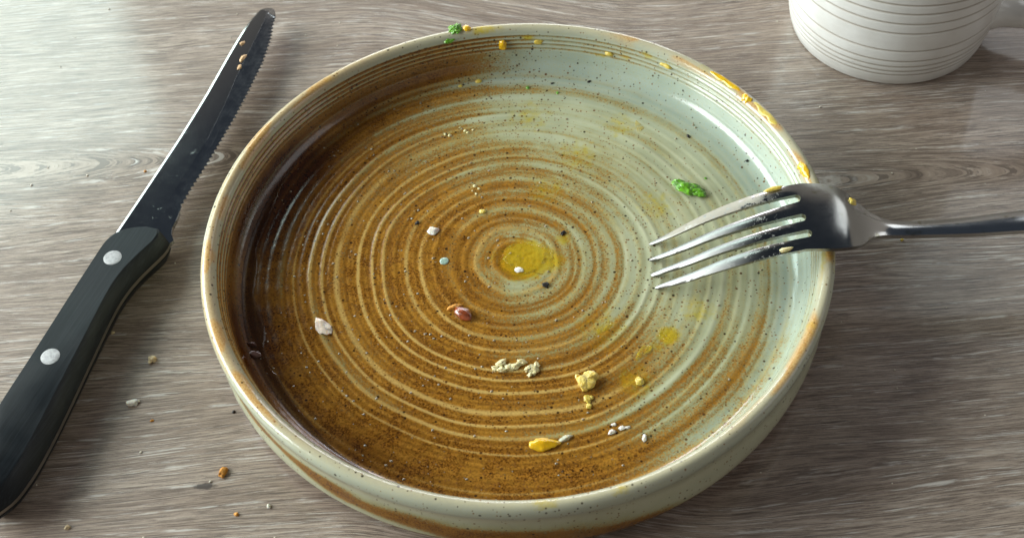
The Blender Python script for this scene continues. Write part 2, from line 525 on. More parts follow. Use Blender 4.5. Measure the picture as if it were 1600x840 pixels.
    att = dict(gloss=gl, brownness=m, ridge=rid, yolk=yl, wet_shade=wet_shade_m, tan=tan, speckle=speck)
    mat = plate_material()
    start = 0
    for name in ('floor', 'inner_wall', 'rim', 'outer_wall', 'foot_ring'):
        idx = [i for i in range(n) if P[i] == name]
        i0, i1 = idx[0], idx[-1]
        if i0 > 0: i0 -= 1
        rows = i1 - i0 + 1
        I = np.arange(rows * NA).reshape(rows, NA)
        J = np.roll(I, -1, 1)
        F = np.stack([I[:-1], I[1:], J[1:], J[:-1]], -1).reshape(-1, 4)
        sl = slice(i0, i1 + 1)
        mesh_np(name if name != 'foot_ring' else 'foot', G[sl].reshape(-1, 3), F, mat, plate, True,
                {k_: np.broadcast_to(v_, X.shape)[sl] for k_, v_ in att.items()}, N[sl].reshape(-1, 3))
    return plate


plate = build_plate()


def floor_z(x, y):
    r = np.array([math.hypot(x, y)]); th = np.array([math.atan2(y, x)])
    if r[0] > 86.4:
        d = min(r[0] - 86.4, 6.1)
        return 11.4 + 6.2 * (1 - math.sqrt(max(0, 1 - (d / 6.2) ** 2)))
    rw = warp_r(np.array([x]), np.array([y]), r, th)
    return float(11.4 + ridge_fn(rw)[0] * .13 + .05 * math.sin(rw[0] * 1.9))


# ------------------------------------------------------------------ knife
def steel(name, tint, rough, scratches=.5, residue=None):
    t = NT(name)
    v = t.mm()
    sc = t.noise(t.mm((.12, 3.0, 1)), 1, 4, .7)
    sm = t.noise(v, .25, 4, .65)
    pit = t.noise(v, 1.1, 5, .75)
    r = t.add(t.step(sm, .35, .65, rough, rough * 1.25), t.mul(t.step(sc, .5, .7), rough * .3))
    col = t.mix(t.mul(t.step(pit, .62, .72), .35), tint, tuple(k * .75 for k in tint))
    t.set(Base_Color=col, Roughness=r, Metallic=1.0, Normal=t.bump(sc, .02 * scratches, .0001))
    if residue:
        residue(t, v, col, r)
    return t.m


def knife_smears(t, v, col, r):
    n = t.noise(v, .30, 5, .7)
    n2 = t.noise(v, .07, 2, .5)
    f = t.mul(t.step(n, .60, .76), t.step(n2, .42, .60))
    t.put(t.p.inputs['Base Color'], t.mix(t.mul(f, .5), col, (.55, .52, .48)))
    t.put(t.p.inputs['Roughness'], t.add(r, t.mul(f, .16)))


def interp(pts):
    a = np.array(sorted(pts)); return lambda u: float(np.interp(u, a[:, 0], a[:, 1]))


def resample(poly, d):
    out = []
    for i in range(len(poly)):
        a, b = np.array(poly[i]), np.array(poly[(i + 1) % len(poly)])
        k = max(1, int(np.hypot(*(b - a)) / d))
        for j in range(k): out.append(tuple(a + (b - a) * j / k))
    return out


def smooth_open(pts, n, it=3):
    p = np.array(pts, float); d = np.r_[0, np.cumsum(np.hypot(*np.diff(p, axis=0).T))]
    u = np.linspace(0, d[-1], n)
    q = np.stack([np.interp(u, d, p[:, 0]), np.interp(u, d, p[:, 1])], -1)
    for _ in range(it):
        q[1:-1] = (q[:-2] + 2 * q[1:-1] + q[2:]) / 4
    return q


def build_knife():
    ax = math.radians(67.5)
    # local x along the blade, local y to its left; w measured to the right
    kn = empty('steak_knife', (-134.8, 29.1, 0), ax)
    tag(kn, 'serrated steak knife with black riveted handle lying left of the plate', 'knife')
    steel_m = steel('polished_blade_steel', (.50, .50, .49), .05, .15, knife_smears)
    ground_m = steel('ground_edge_steel', (.36, .375, .395), .16, 1.0)
    # blade: outline in (u, w); level z, rising slightly at the tip
    spine = smooth_open([(-3, .2), (20, 0), (44, -.4), (66, -1.4), (92, -3.6), (104, -4.3), (111, -4.3), (116.5, -3.3)], 40)
    bevl = smooth_open([(13.6, 10.6), (20, 10.4), (29, 10.2), (47.5, 9.8), (65, 7.6), (80.5, 4.9), (95, 3.1), (104, 2.2), (112, 1.2), (116.5, -.6)], 46)
    edge = smooth_open([(13.6, 16.2), (24.5, 15.6), (36, 15.5), (49.6, 14.9), (60.6, 14.4), (74, 13.1), (90, 11.3), (102.4, 8.6), (114.6, 4.4), (118.2, 2.2)], 380)
    thick = 1.7

    def zc(u): return 7.1 + max(0, u) * .004
    # edge with scallops
    d = np.r_[0, np.cumsum(np.hypot(*np.diff(edge, axis=0).T))]
    tg = np.gradient(edge, axis=0); tg /= np.linalg.norm(tg, axis=1, keepdims=True)
    nr = np.stack([tg[:, 1], -tg[:, 0]], -1)     # outward to larger w
    nr[nr[:, 1] < 0] *= -1
    teeth = np.abs(np.sin(np.pi * d / 2.05)) ** .8
    sc = edge - nr * ((teeth * .95) * smoothstep(d, .5, 3) * smoothstep(d[-1] - d, 2, 8))[:, None]
    def X(u, w, z): return (u, -w, z)
    # flat cheek: between spine and bevel line, plus ricasso in front of the handle
    bm = bmesh.new()
    lower = [(-3, 19.6), (1.0, 20.9), (3.0, 19.0), (5.6, 17.8), (9.6, 17.4), (13.2, 16.6)]
    tipc = smooth_open([(116.5, -3.3), (118.6, -2.0), (119.4, .1), (118.9, 1.6), (118.2, 2.2)], 10)
    poly = [tuple(q) for q in spine] + [tuple(q) for q in bevl[::-1][0:]] + [(13.5, 13.5)] + lower[::-1]
    ns = len(spine)
    vt = [bm.verts.new(X(u, w, zc(u) + thick / 2 - (.17 if i < ns else .01))) for i, (u, w) in enumerate(poly)]
    vb = [bm.verts.new(X(u, w, zc(u) - thick / 2)) for u, w in poly]
    vi = [bm.verts.new(X(u, w + (.70 if i < ns else -.02), zc(u) + thick / 2)) for i, (u, w) in enumerate(poly)]
    bm.faces.new(vi); bm.faces.new(vb[::-1])
    m = len(poly)
    for i in range(m):
        j = (i + 1) % m
        bm.faces.new((vt[i], vt[j], vi[j], vi[i]))
    for i in range(m):
        j = (i + 1) % m
        bm.faces.new((vt[i], vb[i], vb[j], vt[j]))
    blade = from_bm('blade', bm, steel_m, kn, angle=5)
    # hollow ground serrated edge
    V = []; Fc = []
    K = len(sc)
    bi = np.stack([np.interp(np.linspace(0, 1, K), np.linspace(0, 1, len(bevl)), bevl[:, 0]),
                   np.interp(np.linspace(0, 1, K), np.linspace(0, 1, len(bevl)), bevl[:, 1])], -1)
    Lr = [0, .12, .35, .62, .84, .92, 1]
    for sgn in (1, -1):
        for i in range(K):
            for l in Lr:
                q = bi[i] * (1 - l) + edge[i] * l + (sc[i] - edge[i]) * l ** 7
                hz = (thick / 2 + .012) * (1 - l) ** 1.25 + .12 * l
                V.append(X(q[0], q[1], zc(q[0]) + sgn * hz))
    nl = len(Lr); off = K * nl
    for i in range(K - 1):
        for l in range(nl - 1):
            a, b, c, e = i * nl + l, i * nl + l + 1, (i + 1) * nl + l + 1, (i + 1) * nl + l
            Fc.append((a, b, c, e)); Fc.append((off + a, off + e, off + c, off + b))
        a, c = i * nl + nl - 1, (i + 1) * nl + nl - 1
        Fc.append((a, off + a, off + c, c))
    for l in range(nl - 1): Fc.append((l, off + l, off + l + 1, l + 1))
    mesh_np('serrated_edge', V, Fc, ground_m, blade, smooth=False)
    # tip polished facet
    bm = bmesh.new()
    tp = [(116.4, -3.3)] + [tuple(q) for q in tipc[1:-1]] + [(118.0, 2.3), (114.8, 3.9), (115.5, 1.0), (116.3, -.6)]
    vt = [bm.verts.new(X(u, w, zc(u) + thick / 2 - .10 - max(0, u - 116) * .20)) for u, w in tp]
    vb = [bm.verts.new(X(u, w, zc(u) - thick / 2 + .10)) for u, w in tp]
    bm.faces.new(vt); bm.faces.new(vb[::-1])
    for i in range(len(tp)):
        j = (i + 1) % len(tp); bm.faces.new((vt[i], vb[i], vb[j], vt[j]))
    from_bm('blade_tip', bm, steel_m, blade, angle=9)

    # handle scales
    t = NT('black_handle_plastic')
    gr = t.noise(t.mm((.05, 2.2, 1.0)), 1, 4, .7)
    n = t.noise(t.mm(), .08, 3, .5)
    t.set(Base_Color=t.mix(t.step(gr, .4, .7), (.006, .008, .010), (.013, .017, .021)), Roughness=t.step(n, .35, .65, .36, .48),
          Normal=t.bump(gr, .15, .0003), IOR=1.45, Specular_IOR_Level=.28)
    black = t.m
    # outlines: front end, right side at three heights, butt, left side
    topR = smooth_open([(.2, 16.5), (-.6, 19.0), (-6.2, 17.4), (-14, 15.2), (-20, 14.1), (-27, 13.9), (-38, 15.2), (-50, 16.6), (-64, 18.2), (-78, 19.9), (-92, 21.4), (-101, 21.0), (-105.5, 18.2)], 44, 2)
    midR = smooth_open([(-1.0, 20.5), (-1.6, 21.6), (-6.2, 20.6), (-15, 18.2), (-22, 17.0), (-29, 16.9), (-38, 17.9), (-50, 19.7), (-64, 21.8), (-78, 23.8), (-92, 25.1), (-103, 24.6), (-108.4, 21.5)], 44, 2)
    topL = smooth_open([(-.3, 12.5), (-2.0, 8.4), (-4.3, 4.6), (-8.5, 2.5), (-30, 3.2), (-59, 4.4), (-77, 4.9), (-92, 6.2), (-101, 9.0), (-105, 13.5)], 44, 2)
    midL = smooth_open([(.4, 12.0), (-1.0, 6.0), (-2.5, 1.8), (-8.5, .6), (-30, 1.2), (-59, 2.4), (-77, 2.9), (-92, 4.0), (-104, 7.2), (-108, 13.5)], 44, 2)
    up = [tuple(q) for q in topR] + [tuple(q) for q in topL[::-1]]
    mid = [tuple(q) for q in midR] + [tuple(q) for q in midL[::-1]]

    def scale_mesh(z0, z1, za):
        """stack of outlines between the tang side z0 and the outer face z1"""
        bm = bmesh.new(); rows = []
        lv = [(z0, 0.0), (z0 + (z1 - z0) * .10, 0.02), (z0 + (z1 - z0) * .45, .30), (z0 + (z1 - z0) * .78, .66), (z0 + (z1 - z0) * .93, .86), (z1, 1.0)]
        for z, k in lv:
            rows.append([bm.verts.new(X(a[0] * (1 - k) + b[0] * k, a[1] * (1 - k) + b[1] * k, z)) for a, b in zip(mid, up)])
        for r in range(len(rows) - 1):
            for i in range(len(up)):
                j = (i + 1) % len(up)
                bm.faces.new((rows[r][i], rows[r][j], rows[r + 1][j], rows[r + 1][i]))
        cap = bm.faces.new(rows[-1]); bm.faces.new(rows[0][::-1])
        ed = list(cap.edges)
        bmesh.ops.bevel(bm, geom=ed, offset=.35, segments=2, affect='EDGES')
        return bm
    from_bm('handle_scale', scale_mesh(8.0, 13.6, 0), black, kn, angle=38)['label'] = 'upper black handle scale with two rivets'
    from_bm('handle_scale', scale_mesh(6.2, .15, 0), black, kn, angle=38)['label'] = 'lower black handle scale resting on the table'
    # tang between the scales
    bm = bmesh.new()
    tg_ = [(q[0] * .998, q[1] - .12) for q in midR] + [(q[0] * .998, q[1] + .12) for q in midL[::-1]]
    # bolster hook that joins the ricasso
    vt = [bm.verts.new(X(u, w, 7.95)) for u, w in tg_]; vb = [bm.verts.new(X(u, w, 6.25)) for u, w in tg_]
    bm.faces.new(vt); bm.faces.new(vb[::-1])
    for i in range(len(tg_)):
        j = (i + 1) % len(tg_); bm.faces.new((vt[i], vb[i], vb[j], vt[j]))
    from_bm('tang', bm, steel('tang_steel', (.30, .27, .23), .38, 1), kn, angle=30)
    # rivets
    alum = simple('brushed_rivet_metal', (.34, .34, .34), .42, .3, var=.22, vscale=.9, bumps=.8)
    for u, w in ((-15.8, 8.7), (-57.0, 10.3), (-99.0, 10.8)):
        bm = bmesh.new()
        rows = []
        for r, z in ((3.0, 12.8), (3.0, 13.66), (2.75, 13.74), (1.5, 13.80)):
            rows.append([bm.verts.new((u + r * math.cos(a), -w + r * math.sin(a), z)) for a in np.linspace(0, 2 * math.pi, 33)[:-1]])
        for r in range(3):
            for i in range(32):
                j = (i + 1) % 32; bm.faces.new((rows[r][i], rows[r][j], rows[r + 1][j], rows[r + 1][i]))
        bm.faces.new(rows[-1]); bm.faces.new(rows[0][::-1])
        from_bm('rivet', bm, alum, kn, angle=40)
    return kn


knife = build_knife()


# ------------------------------------------------------------------ fork
def fork_residue_tone(t, v, col, r):
    x, y, z = t.xyz(v)
    n = t.noise(v, .55, 5, .7)
    tine = t.step(x, 44, 36)                              # grease on the tines
    tipfree = t.step(x, 3, 12)
    pock = t.mul(t.mul(t.step(n, .56, .66), tine), tipfree)
    far = t.mul(t.mul(t.step(y, 7.8, 9.4), t.mul(t.step(x, 40, 30), t.step(x, 1, 8))), t.step(n, .36, .50))
    yl = t.mul(t.step(t.noise(v, .20, 3, .6), .60, .70), t.step(x, 45, 52))
    c2 = t.mix(t.mul(pock, .6), col, (.55, .54, .48))
    c2 = t.mix(t.mul(far, .65), c2, (.58, .50, .34))
    c2 = t.mix(t.mul(t.step(x, 46, 28), .45), c2, (.20, .20, .20))  # tines tinted darker to hold down their bright reflections
    c2 = t.mix(t.step(x, 62, 72), c2, (.62, .62, .61))  # handle tinted lighter, its brighter reflections put into the colour
    c2 = t.mix(t.mul(yl, .45), c2, (.20, .19, .06))
    met = t.sub(1.0, t.math('MAXIMUM', t.mul(far, .9), t.mul(pock, .45)))
    t.put(t.p.inputs['Base Color'], c2)
    t.put(t.p.inputs['Metallic'], met)
    t.put(t.p.inputs['Roughness'], t.add(t.add(r, t.mul(t.math('MAXIMUM', far, pock), .22)), t.mul(t.step(x, 36, 20), .27)))


FZ = [(-1.5, 11.6), (0, 12.0), (5.5, 15.9), (10.9, 19.2), (16, 22.3), (21.6, 25.2), (27.5, 27.7), (33.2, 29.8), (38.5, 31.2), (43.8, 32.1), (48, 32.5),
      (52.6, 32.7), (58, 32.5), (61, 31.9), (63.8, 30.6), (67, 28.8), (70.2, 27.6), (75, 26.6), (85.4, 26.5), (99.5, 27.1), (115.3, 28.6), (130, 29.2), (150, 27.0), (175, 18), (195, 12), (206, 8)]


def build_fork():
    ang = math.radians(-2.5)
    fk = empty('fork', (43.77, -5.92, 0), ang)
    tag(fk, 'stainless steel fork lying face down across the right rim of the plate', 'fork')
    xs = np.array([q[0] for q in FZ]); zs = np.array([q[1] for q in FZ])
    for _ in range(1):
        zs[1:-1] = (zs[:-2] + 4 * zs[1:-1] + zs[2:]) / 6
    # smooth z by cubic hermite
    def zc(s):
        i = int(np.clip(np.searchsorted(xs, s) - 1, 0, len(xs) - 2))
        h = xs[i + 1] - xs[i]; q = (s - xs[i]) / h
        def sl(k):
            k0, k1 = max(k - 1, 0), min(k + 1, len(xs) - 1)
            return (zs[k1] - zs[k0]) / (xs[k1] - xs[k0])
        return ((2 * q ** 3 - 3 * q * q + 1) * zs[i] + (q ** 3 - 2 * q * q + q) * h * sl(i)
                + (-2 * q ** 3 + 3 * q * q) * zs[i + 1] + (q ** 3 - q * q) * h * sl(i + 1))
    m = steel('stainless_fork_steel', (.36, .36, .345), .13, .4, fork_residue_tone)
    # plan outline: (s, v)
    def P(l, n=30): return smooth_open(l, n, 2)
    def slim(h, l):
        return ([(s_, v_ - .30 * min(1, s_ / 6) * (1 if s_ < 43 else .2)) for s_, v_ in h], [(s_, v_ + .40 * min(1, s_ / 6)) for s_, v_ in l])
    tines = [  # hi edge, lo edge
        ([(0, 9.9), (3, 10.5), (9, 11.5), (20, 13.0), (33, 14.5), (43, 15.2), (47, 15.3)], [(0, 8.6), (4, 8.1), (9, 8.1), (20, 8.5), (32, 9.1), (42, 9.8), (44.6, 10.0)]),
        ([(0, 2.9), (3, 3.2), (9, 3.5), (20, 4.3), (32, 5.4), (41, 6.7), (44.6, 7.1)], [(0, 1.6), (4, .9), (12, .3), (25, .4), (38, .9), (45, 1.6)]),
        ([(0, -3.2), (3, -2.9), (13, -2.9), (27, -2.1), (40, -1.2), (45.6, -.9)], [(0, -4.6), (4, -5.3), (13, -6.2), (27, -6.2), (39, -5.5), (46, -4.9)]),
        ([(1, -8.6), (4, -8.4), (13, -8.7), (27, -7.9), (39, -7.4), (46.6, -7.2)], [(1, -10.0), (5, -11.1), (11, -12.2), (22, -12.7), (34, -12.5), (45, -12.0)])]
    tines = [slim(*q) for q in tines]
    hi = P([(47, 15.3), (52, 14.9), (56, 14.2), (59, 12.8), (62, 10.6), (66.3, 6.6), (71, 4.0), (76, 2.9), (86, 2.7), (100, 3.2), (116, 4.2), (150, 6.2), (180, 7.4), (196, 6.6), (203, 4.0)], 90)
    lo = P([(45, -11.5), (52.7, -12.2), (57, -12.0), (61, -11.0), (63.8, -8.8), (67, -4.6), (71.8, -2.8), (84.7, -2.9), (98.8, -3.6), (114.6, -4.0), (150, -5.8), (180, -7.0), (196, -6.2), (203, -4.0)], 90)
    out = []
    # go along: tine 1 hi reversed? build the loop counter clockwise starting at the end of the handle, upper side towards the tips
    out += [tuple(q) for q in hi[::-1]]
    for k, (h, l) in enumerate(tines):
        H = P(h); L = P(l)
        out += [tuple(q) for q in H[::-1]][(1 if k == 0 else 0):]
        # rounded tip
        t0, t1 = H[0], L[0]
        c = (t0 + t1) / 2; r = abs(t0[1] - t1[1]) / 2
        for a in np.linspace(80, -80, 7):
            out.append((c[0] - r * math.cos(math.radians(a)) * 1.6, c[1] + r * math.sin(math.radians(a))))
        out += [tuple(q) for q in L][:None if k < 3 else -1]
        if k < 3:                                     # rounded slot root
            a0 = L[-1]; b0 = P(tines[k + 1][0])[-1]
            c = (a0 + b0) / 2; r = abs(a0[1] - b0[1]) / 2
            for a in np.linspace(75, -75, 7):
                out.append((c[0] + r * math.cos(math.radians(a)), c[1] + r * math.sin(math.radians(a))))
    out += [tuple(q) for q in lo]
    clean = [out[0]]
    for q in out[1:]:
        if math.hypot(q[0] - clean[-1][0], q[1] - clean[-1][1]) > .12: clean.append(q)
    bm = bmesh.new()
    vs = [bm.verts.new((s, v, 0)) for s, v in clean]
    f = bm.faces.new(vs)
    for s in np.arange(-1, 203, 1.6):
        g = bm.verts[:] + bm.edges[:] + bm.faces[:]
        bmesh.ops.bisect_plane(bm, geom=g, plane_co=(s, 0, 0), plane_no=(1, 0, 0))
    for v in np.arange(-14, 16, 1.15):
        g = bm.verts[:] + bm.edges[:] + bm.faces[:]
        bmesh.ops.bisect_plane(bm, geom=g, plane_co=(0, v + .037, 0), plane_no=(0, 1, 0))
    bmesh.ops.remove_doubles(bm, verts=bm.verts, dist=.03)
    hiE = interp([(float(a), float(b)) for q in (tines[0][0], [tuple(x) for x in hi]) for a, b in q])
    loE = interp([(float(a), float(b)) for q in (tines[3][1], [tuple(x) for x in lo]) for a, b in q])
    tc = [(interp(h), interp(l)) for h, l in tines]
    th = interp([(-2, .8), (10, 1.3), (30, 1.6), (50, 1.7), (62, 2.0), (70, 2.4), (90, 2.6), (130, 2.6), (203, 2.2)])
    hdl = interp([(60, 0.), (70, 1.0), (205, 1.0)])
    bmesh.ops.recalc_face_normals(bm, faces=bm.faces)
    if sum(f.normal.z for f in bm.faces) < 0: bmesh.ops.reverse_faces(bm, faces=bm.faces)
    r = bmesh.ops.extrude_face_region(bm, geom=bm.faces[:])
    newv = {e for e in r['geom'] if isinstance(e, bmesh.types.BMVert)}

    def crown(s, v):
        a, b = hiE(s), loE(s)
        c = (a + b) / 2; w = max(.5, (a - b) / 2)
        k = min(1, abs(v - c) / w)
        z = -.75 * k ** 2.4 * (1 - hdl(s)) - (.62 * k ** 2.4) * hdl(s)
        if s < 46.5:                                     # every tine has a rounded back
            for h, l in tc:
                hh, ll = h(s), l(s)
                if ll - .2 <= v <= hh + .2:
                    q = abs(v - (hh + ll) / 2) / max(.3, (hh - ll) / 2)
                    z -= .42 * min(1, q) ** 2 * min(1, (46 - s) / 8)
        # crease line at the neck
        z -= .28 * math.exp(-((s - 64.5 - abs(v - 1) * -.10) / 1.1) ** 2)
        return z
    for v in bm.verts:
        s, w = v.co.x, v.co.y
        z = zc(s) + crown(s, w)
        if v in newv:
            v.co.z = z                     # the extruded copy becomes the upper face
        else:
            t_ = th(s)
            v.co.z = zc(s) - t_ + (crown(s, w) * (.35 - .75 * hdl(s)))
    bmesh.ops.recalc_face_normals(bm, faces=bm.faces)
    # soften the rims
    rimE = [e for e in bm.edges if len(e.link_faces) == 2 and e.calc_face_angle() > math.radians(50)
            and (abs(e.link_faces[0].normal.z) > .45) != (abs(e.link_faces[1].normal.z) > .45)]
    bmesh.ops.bevel(bm, geom=rimE, offset=.32, segments=2, affect='EDGES', clamp_overlap=True)
    body = from_bm('fork_body', bm, m, fk, angle=60)
    # dried food smears on the fork
    return fk, zc


fork, fork_z = build_fork()


# ------------------------------------------------------------------ mug
def build_mug():
    mg = empty('mug', (148.8, 116.5, 0))
    tag(mg, 'white ribbed porcelain mug standing behind the plate on the right', 'mug')
    t = NT('white_ribbed_porcelain')
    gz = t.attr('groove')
    n = t.noise(t.mm(), .12, 3, .5)
    c = t.mix(t.step(n, .3, .7), (.72, .71, .68), (.78, .775, .75))
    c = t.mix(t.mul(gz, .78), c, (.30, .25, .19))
    t.set(Base_Color=c, Roughness=.16, IOR=1.5, Coat_Weight=.2, Normal=t.bump(t.noise(t.mm(), .3, 2), .05, .0004))
    mat = t.m
    prof = [(0, 1.2), (32, 1.2), (33.3, .05), (35, .05), (36.0, .7)]
    Rz = interp([(0.7, 36.0), (3, 36.8), (6, 37.5), (10, 38.2), (16, 39.0), (24, 39.8), (34, 40.4), (60, 41.2), (92, 41.8)])
    grooves = [6.2, 8.3, 10.8, 13.8, 19.2, 28.0, 32.6, 37.2, 41.2, 45, 49, 55, 60, 66, 75]
    zz = [.7]
    while zz[-1] < 90: zz.append(zz[-1] + .16 if zz[-1] < 48 else zz[-1] + .4)
    R, Z, Gv = [p_[0] for p_ in prof[:-1]], [p_[1] for p_ in prof[:-1]], [0.0] * (len(prof) - 1)
    for z in zz:
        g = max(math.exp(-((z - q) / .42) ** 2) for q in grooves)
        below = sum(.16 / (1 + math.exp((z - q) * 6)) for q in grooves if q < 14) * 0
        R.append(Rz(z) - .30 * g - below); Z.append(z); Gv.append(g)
    for r, z in ((41.7, 91), (41.0, 92.2), (40.0, 92.2), (39.2, 91), (38.6, 80), (37.6, 40), (36.3, 14), (33, 6), (20, 4.5), (0, 4.4)):
        R.append(r); Z.append(z); Gv.append(0)
    R, Z, Gv = map(np.array, (R, Z, Gv))
    NA = 160
    th = np.linspace(0, 2 * np.pi, NA, endpoint=False)
    RR, TH = np.meshgrid(R, th, indexing='ij')
    V = np.stack([RR * np.cos(TH), RR * np.sin(TH), np.repeat(Z[:, None], NA, 1)], -1).reshape(-1, 3)
    n = len(R); I = np.arange(n * NA).reshape(n, NA); J = np.roll(I, -1, 1)
    F = np.stack([I[:-1], J[:-1], J[1:], I[1:]], -1).reshape(-1, 4)
    mesh_np('mug_body', V, F, mat, mg, True, dict(groove=np.repeat(Gv[:, None], NA, 1)))
    # handle: swept oval, flaring where it joins the body
    ctrl = [(36.5, 15.5, 11.5, 7.0), (40.5, 15.2, 8.6, 5.6), (45, 14.8, 7.2, 4.8), (52, 15, 6.6, 4.4), (60, 17.5, 6.4, 4.2), (67, 25, 6.4, 4.2), (71, 36, 6.4, 4.2), (72, 47, 6.4, 4.2),
            (69.5, 58, 6.4, 4.2), (63, 66, 6.4, 4.2), (54, 70, 6.8, 4.4), (47, 71, 7.4, 4.8), (42, 71.5, 9.2, 5.8), (39, 72, 11.5, 7)]
    c_ = np.array(ctrl); u = np.linspace(0, len(ctrl) - 1, 90)
    Q = np.stack([np.interp(u, np.arange(len(ctrl)), c_[:, k]) for k in range(4)], -1)
    for _ in range(8): Q[1:-1] = (Q[:-2] + 2 * Q[1:-1] + Q[2:]) / 4
    V = []; NS = 36
    tg = np.gradient(Q[:, :2], axis=0); tg /= np.linalg.norm(tg, axis=1, keepdims=True)
    for i in range(len(Q)):
        nx, nz = -tg[i, 1], tg[i, 0]
        for a in np.linspace(0, 2 * math.pi, NS + 1)[:-1]:
            ca, sa = math.cos(a), math.sin(a)
            e = .85
            ww = Q[i, 2] * math.copysign(abs(ca) ** e, ca); hh = Q[i, 3] * math.copysign(abs(sa) ** e, sa)
            V.append((Q[i, 0] + nx * hh, ww, Q[i, 1] + nz * hh))
    n = len(Q); I = np.arange(n * NS).reshape(n, NS); J = np.roll(I, -1, 1)
    F = np.stack([I[:-1], J[:-1], J[1:], I[1:]], -1).reshape(-1, 4)
    h = mesh_np('handle', V, F, mat, mg, True, dict(groove=np.zeros(len(V))))
    h.rotation_euler = (0, 0, math.radians(-21))
    return mg


mug = build_mug()


# ------------------------------------------------------------------ food scraps
def blob(name, size, seed, sub=3, lump=.28, freq=1.3, flat=.0, parts=None, torn=5):
    """an uneven lump of food, size in mm (x, y, z), sitting on z = 0"""
    rng = random.Random(seed * 17 + 3)
    bm = bmesh.new()
    for (ox, oy, oz, k) in (parts or [(0, 0, 0, 1.0)]):
        cuts = [(Vector((rng.uniform(-1, 1), rng.uniform(-1, 1), rng.uniform(-.2, 1))).normalized(), rng.uniform(.45, .85)) for _ in range(torn)]
        k = k * (1.12 if torn else 1)
        r = bmesh.ops.create_icosphere(bm, subdivisions=sub, radius=1.0)
        for v in r['verts']:
            p = v.co.copy()
            n1 = noise.noise(p * freq + Vector((seed * 3.1 + ox, seed * 1.7 + oy, seed))) * lump * 1.6
            n2 = noise.noise(p * freq * 3.1 + Vector((seed, seed * 4.3 + ox, oy))) * lump * .55
            p *= (1 + n1 + n2)
            for cn, cdist in cuts:
                e_ = p.dot(cn) - cdist
                if e_ > 0: p -= cn * e_ * .9
            p = Vector((p.x * size[0] * k * .5, p.y * size[1] * k * .5, max(p.z, -.55 + flat) * size[2] * k * .5))
            p.z *= .88
            v.co = p + Vector((ox, oy, oz))
    zmin = min(v.co.z for v in bm.verts)
    for v in bm.verts: v.co.z -= zmin
    return bm


M = dict(
    green=simple('green_herb_flesh', (.13, .36, .015), .30, coat=.5, sss=.15, var=.6, vscale=.9, bumps=.6),
    yolk=simple('runny_egg_yolk', (.78, .45, .010), .16, coat=.6, sss=.2, var=.15, vscale=.5, bumps=.25),
    yolkpale=simple('dried_pale_yolk', (.70, .52, .09), .28, coat=.4, sss=.15, var=.2, vscale=.8, bumps=.5),
    egg=simple('scrambled_egg', (.78, .55, .12), .32, coat=.4, sss=.25, var=.2, vscale=.6, bumps=.5),
    cream=simple('pale_egg_white_crumb', (.72, .62, .32), .38, coat=.3, sss=.25, var=.22, vscale=1.0, bumps=.6),
    white=simple('cooked_egg_white', (.74, .68, .60), .28, coat=.5, sss=.3, var=.12, vscale=.8, bumps=.4),
    pink=simple('pinkish_fat_scrap', (.72, .56, .44), .25, coat=.6, sss=.4, var=.15, vscale=.8, bumps=.4),
    bean=simple('glazed_red_brown_bean', (.26, .055, .015), .14, coat=1.0, sss=.1, var=.4, vscale=.7, bumps=.3),
    black=simple('cracked_black_pepper', (.014, .010, .008), .5, var=.4, vscale=2, bumps=.8),
    orange=simple('orange_toast_crumb', (.62, .27, .035), .6, sss=.1, var=.3, vscale=1.2, bumps=.7),
    crumb=simple('dry_bread_crumb', (.62, .48, .28), .65, sss=.1, var=.25, vscale=1.4, bumps=.7),
    tan=simple('toasted_tan_crumb', (.66, .42, .22), .6, var=.22, vscale=1.2, bumps=.6),
    teal=simple('pale_teal_glaze_spot', (.32, .44, .36), .2, coat=.4, var=.2, vscale=1, bumps=.2),
    grey=simple('translucent_grey_onion', (.45, .42, .30), .2, coat=.5, sss=.2, var=.2, vscale=.6, bumps=.3),
)

PEP = 'black pepper bits in the plate'
CRT = 'crumbs scattered on the table'


def put(name, label, cat, mat, x, y, z, size, seed, rz=0.0, group=None, tilt=(0, 0), **kw):
    kw.setdefault('sub', 3 if max(size) > 1.5 else 2)
    if mat in ('yolk', 'yolkpale', 'green'): kw.setdefault('torn', 0)
    bm = blob(name, size, seed, **kw)
    o = from_bm(name, bm, M[mat])
    o.location = Vector((x, y, z)) * S
    o.rotation_euler = (tilt[0], tilt[1], math.radians(rz))
    return tag(o, label, cat, group)


def on_floor(name, label, cat, mat, x, y, size, seed, **kw):
    return put(name, label, cat, mat, x, y, floor_z(x, y) - .12, size, seed, **kw)


# in the plate
on_floor('green_vegetable_scrap', 'bright green ragged vegetable scrap lying above the fork tines', 'food scrap', 'green', 59.5, 26.0, (9.8, 5.0, 3.2), 2, rz=-22, lump=.30, freq=1.7,
         parts=[(0, 0, 0, 1), (3.8, -1.3, 0, .55), (-3.6, 1.7, 0, .45), (1.2, .2, .6, .5)], sub=4)
on_floor('fat_scrap', 'pinkish white translucent scrap on the brown left side of the plate', 'food scrap', 'pink', -63.0, -21.2, (4.6, 7.6, 2.2), 5, rz=38, lump=.30, freq=1.2, torn=9, sub=4, parts=[(0, 0, 0, 1.0), (.9, -1.9, 0, .62)])
on_floor('bean', 'glossy red brown bean left below the plate centre', 'bean', 'bean', -17.6, -20.6, (6.6, 3.8, 2.8), 7, rz=-38, lump=.16, freq=1.2, torn=3)
on_floor('bean_skin', 'small orange brown flake touching the red brown bean', 'food scrap', 'orange', -20.8, -17.4, (4.4, 2.0, 1.6), 8, rz=20, lump=.4)
